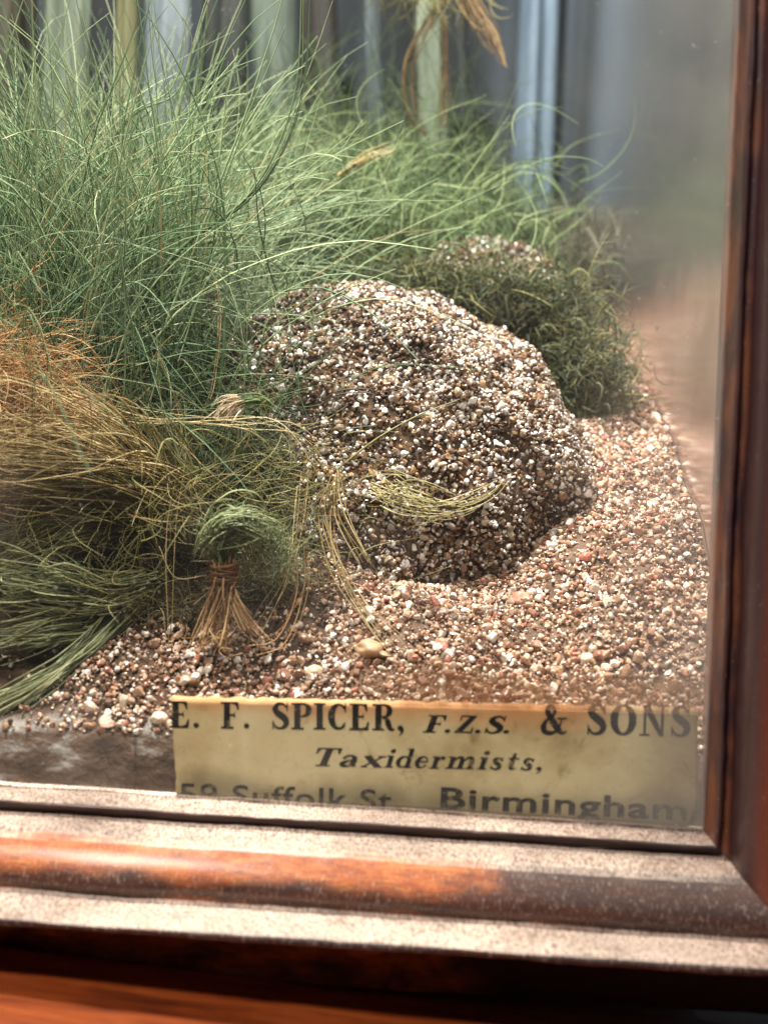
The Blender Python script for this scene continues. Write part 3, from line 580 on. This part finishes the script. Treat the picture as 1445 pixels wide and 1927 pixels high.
# flattened green bundles lower left
BG = 'bound grass bundles lying at lower left'
thing('grass_bundle', 'middle olive bundle lying flat and pointing left under the straw tuft', 'grass bundle',
      [[follow([(325, 1000, 2.6), (240, 985, 2.2), (110, 1000, 1.8), (-20, 1060, 1.4)], 170, .06, [.08, .10, .16], .016, wob=1.0, short=.3)]], [olive], BG)
thing('grass_bundle', 'grey green bundle spreading left from a pinched end, below the dark hollow', 'grass bundle',
      [[follow([(285, 1096, 1.9), (200, 1118, 1.6), (90, 1100, 1.2), (-40, 1085, .9)], 200, .05, [.07, .11, .13], .016, wob=1.6, short=.5), follow([(245, 1140, 1.75), (160, 1180, 1.45), (90, 1188, 1.1), (-40, 1215, .8)], 130, .03, [.05, .06, .09], .016, wob=1.6, short=.5)],
       [follow([(285, 1096, 1.85), (190, 1128, 1.5), (90, 1120, 1.1), (-40, 1125, .85)], 26, .04, [.10, .2, .3], .010, wob=1.6, short=.5), grow(60, gat(240, 1120, 1.7), (.25, .1, .1), (-1, -.2, .1), .5, .8, .5, 1.4, .006, 8)]], [bundle, olive], BG, part=['loose_fibres'])
thing('grass_bundle', 'lowest green bundle slanting down to the left edge over the gravel', 'grass bundle',
      [[follow([(262, 1120, 1.8), (190, 1200, 1.35), (110, 1268, .8), (0, 1335, .45), (-60, 1370, .4)], 150, .04, [.04, .04, .06, .09], .016, wob=1.6, short=.45), follow([(170, 1215, 1.2), (90, 1290, .7), (10, 1385, .3)], 26, .03, [.04, .05], .012, wob=1.2, short=.4)]], [bundle], BG)
thing('dead_litter', 'dark matted litter of dead fibres in the hollow beneath the straw tuft', 'litter',
      [[grow(1100, gat(190, 1060, 2.7), (.8, .35, .22), (0, -.5, .3), 1.0, .6, .8, 2.4, .007, 8, .4), grow(900, gat(500, 1110, 2.2), (.5, .3, .12), (0, -.5, .4), 1.0, .45, .8, 2.6, .007, 8, .4), grow(260, gat(330, 1150, 1.7), (.5, .25, .05), (0, -.3, .2), 1.0, .4, .8, 2.4, .006, 8, .4)]], [fibre('dead litter', lin(44, 42, 28), lin(78, 74, 48), lin(138, 122, 84))])
# green straggle between left tufts and boulder
thing('grass_tuft', 'loose dark green straggling tuft in front of the left side of the boulder', 'grass tuft',
      [[grow(420, gat(440, 930, 3.3), (.55, .3, .40), (.1, -.1, .7), .8, 1.3, .9, 1.2, .008), grow(420, gat(530, 1020, 2.9), (.35, .25, .3), (.1, -.1, .5), .9, .8, .8, 1.8, .006), grow(260, gat(430, 850, 3.4), (.6, .3, .4), (.7, -.2, .2), .6, 1.5, .6, .9, .008)],
       [follow([(90, 700, 2.6), (230, 790, 2.2), (420, 815, 1.9), (520, 820, 1.9), (600, 900, 2.1)], 6, .05, .10, .009, wob=1.5), follow([(560, 900, 2.2), (540, 1080, 1.6), (480, 1200, 1.2)], 4, .08, .05, .008, wob=1.5), follow([(640, 890, 2), (560, 940, 1.9), (430, 940, 1.8), (250, 770, 2.0)], 5, .1, .2, .008, wob=1.2), follow([(300, 660, 3.2), (345, 800, 2.6), (325, 980, 1.6), (338, 1215, .7)], 2, .02, .05, .007, wob=1.5), follow([(300, 1030, 1.4), (330, 1090, 1.2), (390, 1085, 1.2)], 1, .02, .02, .006), follow([(398, 500, 5), (415, 600, 4), (405, 720, 3.4), (395, 760, 3)], 3, .03, .06, .011)]], [shade, straw], TG)
thing('tangled_fibres', 'thin loose olive tangle strung across the foreground between straw tuft and boulder', 'tangle',
      [[grow(170, gat(330, 940, 2.1), (.7, .25, .35), (.4, -.3, .4), 1.0, 1.5, .7, 1.8, .007, 16, .3), grow(90, gat(520, 900, 2.1), (.5, .2, .35), (.2, -.2, .1), 1.0, 1.3, .7, 1.8, .006, 16, .3), grow(90, gat(120, 1060, 1.5), (.7, .2, .25), (-.4, -.2, .2), 1.0, 1.1, .6, 1.8, .006, 16, .3), grow(60, gat(560, 1060, 1.9), (.4, .2, .2), (.1, -.2, .4), 1.0, .9, .6, 2, .006, 14, .3)]], [olive])
# the tied bunch
tb = thing('tied_bunch', 'small green topped grass bunch tied with brown thread, ends splayed on gravel', 'tied bunch',
      [[follow([(424, 1060, 1.3), (410, 1015, 1.25), (428, 985, 1.1), (462, 978, 1.12), (500, 990, 1.3), (525, 1030, 1.5)], 150, .05, [.06, .06, .07, .08, .10], .012, wob=1.4, short=.6), follow([(424, 1060, 1.3), (402, 1015, 1.2), (388, 1010, 1.1), (374, 1050, 1.1)], 90, .04, [.05, .04], .011, wob=1.2, short=.5),
        grow(420, gat(462, 1000, 1.35), (.20, .10, .07), (.5, -.2, .1), 1.0, .34, .8, 3.4, .006, 9, .7), grow(160, gat(520, 1050, 1.5), (.16, .1, .12), (.6, -.1, -.1), .9, .5, .8, 3.0, .005, 9, .7)],
       [follow([(424, 1035, 1.3), (421, 1090, 1.25), (402, 1150, 1.1), (372, 1238, .7)], 34, .05, [.04, .06, .10], .014, wob=1.5, short=.35), follow([(424, 1035, 1.3), (430, 1100, 1.25), (455, 1160, 1.0), (494, 1222, .75)], 22, .05, [.03, .03, .05], .013, wob=1.5, short=.3), follow([(424, 1060, 1.25), (415, 1140, 1.1), (408, 1218, .9)], 18, .04, [.05, .11], .011, wob=1.5, short=.3), follow([(480, 1218, .8), (530, 1200, .9), (560, 1110, 1.2), (556, 1020, 1.4)], 4, .03, .05, .007, wob=1.5), grow(40, at(410, 1210, .8), (.2, .08, .06), (0, -.3, .2), 1.0, .35, .6, 2.5, .006, 9)],
       ], [capm, bunchm], None, part=['dry_stalk_ends'])
tb_loc = np.array(tb.location)/U
c0 = at(422, 1082, 1.25); th = np.linspace(0, 2*np.pi*9, 260)
coil = np.stack([c0[0]+.165*np.cos(th), c0[1]+.15*np.sin(th), c0[2]+np.linspace(-.1, .12, 260)+.02*np.sin(th*1.7)], 1)
Pn = np.stack([coil+rng.normal(size=3)*.012 for _ in range(7)])
v_, f_ = tubes(Pn, np.full(Pn.shape[:2], .012)); bd = mesh_np('binding_thread', v_, f_, fibre('brown thread', lin(92, 62, 38), lin(128, 88, 54), lin(150, 110, 70)), tb, True, loc=tb_loc)
# small wisps
thing('grass_wisp', 'cream frayed wisp with a green base at the left shoulder of the boulder', 'grass wisp',
      [[follow([(455, 755, 2.2), (430, 765, 2.1), (405, 790, 2.0)], 40, .03, [.07, .09], .012, wob=.3, short=.3)], [follow([(515, 775, 2.4), (490, 755, 2.3), (455, 757, 2.2), (440, 765, 2.15)], 30, .03, [.05, .05], .011, wob=.4, short=.3)]], [pale, jade], 'frayed wisps among the grass', part=['green_base'])
thing('grass_wisp', 'pale frayed wisp caught high in the green grass behind', 'grass wisp', [[follow([(445, 415, 8), (470, 400, 7.9), (492, 412, 7.8)], 40, .05, [.10, .12], .012, wob=.4, short=.3)]], [pale], 'frayed wisps among the grass')
thing('grass_wisp', 'curved olive wisp lying across the front of the boulder', 'grass wisp',
      [[follow([(705, 920, 2.2), (770, 945, 1.9), (850, 955, 1.9), (920, 930, 2.1), (962, 885, 2.3)], 20, .10, [.09, .06, .04, .02], .008, wob=1.5, short=.5), follow([(700, 910, 2.2), (760, 940, 1.9), (835, 972, 1.9)], 14, .08, [.07, .06], .007, wob=1.5, short=.4), follow([(690, 935, 2.2), (760, 925, 1.95), (860, 945, 1.9)], 6, .06, [.08, .08], .006, wob=2, short=.4)]], [wispm], 'frayed wisps among the grass')
thing('grass_wisp', 'tall looping straw wisp hanging down the left front of the boulder', 'grass wisp',
      [[follow([(636, 895, 2.1), (622, 960, 1.9), (640, 1060, 1.6), (690, 1150, 1.3), (760, 1230, .95)], 9, .03, [.06, .05, .03, .05], .009, wob=1.6), follow([(636, 890, 2.1), (645, 970, 1.9), (690, 1060, 1.7)], 7, .02, [.04, .04], .010, wob=.6)]], [straw], 'frayed wisps among the grass')
thing('rootlet', 'thin dark wiry root lying over the upper face of the boulder', 'root',
      [[follow([(605, 762, 2.6), (640, 742, 2.5), (690, 738, 2.45), (720, 745, 2.5), (760, 738, 2.6)], 2, .01, .015, .010), follow([(690, 738, 2.45), (720, 705, 2.6), (760, 670, 2.8)], 1, .01, .01, .010)]], [rootm], 'thin roots on the boulder')
thing('rootlet', 'long olive stem slanting across the middle of the boulder', 'root', [[follow([(630, 885, 2.3), (700, 830, 2.3), (780, 785, 2.4), (860, 755, 2.6)], 2, .015, .02, .009)]], [olive], 'thin roots on the boulder')
thing('rootlet', 'dark twiggy sprig sticking out beyond the mossy stone at right', 'root', [[follow([(1150, 690, 6.8), (1195, 690, 6.6), (1205, 720, 6.5)], 2, .01, .06, .012), follow([(1010, 530, 8), (1050, 515, 7.8), (1100, 522, 7.6)], 2, .01, .05, .012), follow([(1200, 760, 6.2), (1240, 775, 6), (1280, 785, 5.9)], 2, .02, .03, .014)]], [rootm], 'thin roots on the boulder')
# long arched single blades of the tall grass
def blade(pts, n_, mat, lbl, r=.016): thing('arching_grass', lbl, 'long grass', [[follow(pts, n_, .02, .07, r, wob=.3)]], [mat], 'long arching blades')
blade([(235, 640, 4), (330, 480, 3.8), (480, 360, 3.6), (560, 190, 3.6), (575, -30, 3.8)], 4, deep, 'long dark blade rising from the tall grass to the top centre')
blade([(230, 600, 5), (330, 480, 4.6), (430, 440, 4.4), (520, 420, 4.4), (640, 360, 4.6)], 4, sage, 'pale blade stretching right above the boulder at mid height')
blade([(170, 330, 4.4), (245, 215, 4.2), (330, 165, 4.2), (355, 60, 4.3), (300, -30, 4.4)], 2, deep, 'dark blade hooking back to the left near the top')
blade([(640, 330, 8), (690, 295, 7.8), (735, 280, 7.8)], 10, straw, 'short straw blade fanned out above the middle grass', .012)
blade([(300, 470, 5), (380, 440, 4.6), (450, 400, 4.4), (510, 380, 4.4)], 3, deep, 'dark short blade crossing the sage tuft')
# tall broad leaves standing at the back
def leaf(px0, px1, pyb, Y, mat, lbl, sway=0.0, top=-140):
    n_ = 26; V = []; 
    for i in range(n_+1):
        t = i/n_; py = pyb+(top-pyb)*t; ww = 1-.35*max(0, .25-t)/.25
        cx = (px0+px1)/2+sway*math.sin(t*2.4)+6*math.sin(t*5+px0); hw = (px1-px0)/2*ww
        for k in range(9):
            s = -1+k/4; p = at(cx+hw*s, py, Y+.18*abs(s)+.05*math.sin(s*9)); V.append(p)
    b = len(V); V += [p+np.array([0, .03, 0]) for p in V]; Fc = []
    for i in range(n_):
        for k in range(8):
            q_ = i*9+k; Fc.append([q_, q_+1, q_+10, q_+9]); Fc.append([b+q_, b+q_+9, b+q_+10, b+q_+1])
    for i in range(n_): q_ = i*9; Fc.append([q_, q_+9, b+q_+9, b+q_]); Fc.append([q_+8, b+q_+8, b+q_+17, q_+17])
    o = mesh_np('reed_leaf_or_gap_strip', np.array(V), np.array(Fc), mat, None, True, loc=V[4]); tag(o, lbl, 'reed leaf', 'broad reed leaves at the back')
def lm(name, c0_, c1_):
    a = M(name, .5, .4); a.color(a.ramp(a.noise(120, 4, .5, (6, 6, .4)), [(.35, lin(*[c*.44 for c in c0_])), (.65, lin(*[c*.54 for c in c1_]))])); return a.m
leaf(78, 166, 520, 12.5, lm('pale green reed', (158, 182, 156), (190, 208, 180)), 'broadest pale green reed leaf near the top left corner', 4)
leaf(222, 262, 520, 12, lm('yellow reed', (176, 176, 112), (206, 202, 142)), 'narrow yellow reed leaf behind the tall grass')
leaf(268, 352, 420, 15, lm('blue white reed', (176, 200, 216), (206, 222, 232)), 'pale blue white reed leaf right of the yellow one')
leaf(478, 560, 470, 17, lm('grey green reed', (118, 140, 122), (160, 182, 166)), 'blurred grey green reed leaf at top centre left')
leaf(692, 722, 470, 18, lm('slate reed', (104, 122, 130), (136, 156, 164)), 'thin slate reed leaf at top centre')
leaf(786, 836, 450, 16.5, lm('mint reed', (160, 186, 156), (204, 220, 190)), 'mint green reed leaf behind the brown loops')
leaf(-60, 36, 560, 11, lm('olive reed', (66, 60, 42), (112, 104, 76)), 'dark olive reed leaf cut by the left edge')
leaf(38, 76, 560, 13, lm('brown reed', (44, 34, 28), (74, 58, 46)), 'dark brown reed stalk beside the broad pale leaf')
leaf(380, 470, 460, 19, lm('shade strip', (26, 34, 32), (52, 62, 58)), 'blackish green strip filling the dark gap between the pale blue and grey green leaves')  # added dark strip, stands in for the dark gap between reeds
leaf(566, 640, 460, 19.5, lm('umber strip', (40, 34, 30), (66, 58, 50)), 'umber strip filling the dark gap at top centre')  # another added strip, its dark colour stands for a gap between reeds
leaf(842, 880, 450, 19, lm('ink reed', (22, 30, 36), (46, 58, 66)), 'narrow ink dark reed leaf left of the grey panel')
thing('seed_stalk', 'brown bent stalk hanging from the top edge right of centre', 'stalk', [[follow([(868, -60, 10), (885, 10, 10), (925, 70, 9.8), (950, 128, 9.6)], 40, .06, [.08, .07, .03], .013, wob=1.2, short=.3)]], [brown], 'brown stalks at the top')
thing('seed_stalk', 'arched brown loop of dry leaf around the mint reed', 'stalk', [[follow([(860, -40, 11), (800, 50, 11), (768, 130, 11), (775, 220, 11), (800, 255, 11.2)], 12, .03, [.05, .05, .03], .012, wob=1.2), follow([(835, 30, 11.3), (838, 130, 11.3), (832, 240, 11.3)], 12, .03, [.05, .04], .012, wob=1.2)]], [brown], 'brown stalks at the top')
thing('seed_stalk', 'fuzzy brown dried frond hanging from the top right of the grass', 'stalk', [[grow(120, gat(800, -40, 10.5), (.5, .3, .1), (.1, 0, -.6), .5, 1.1, .4, .8, .012)]], [olive], 'brown stalks at the top')
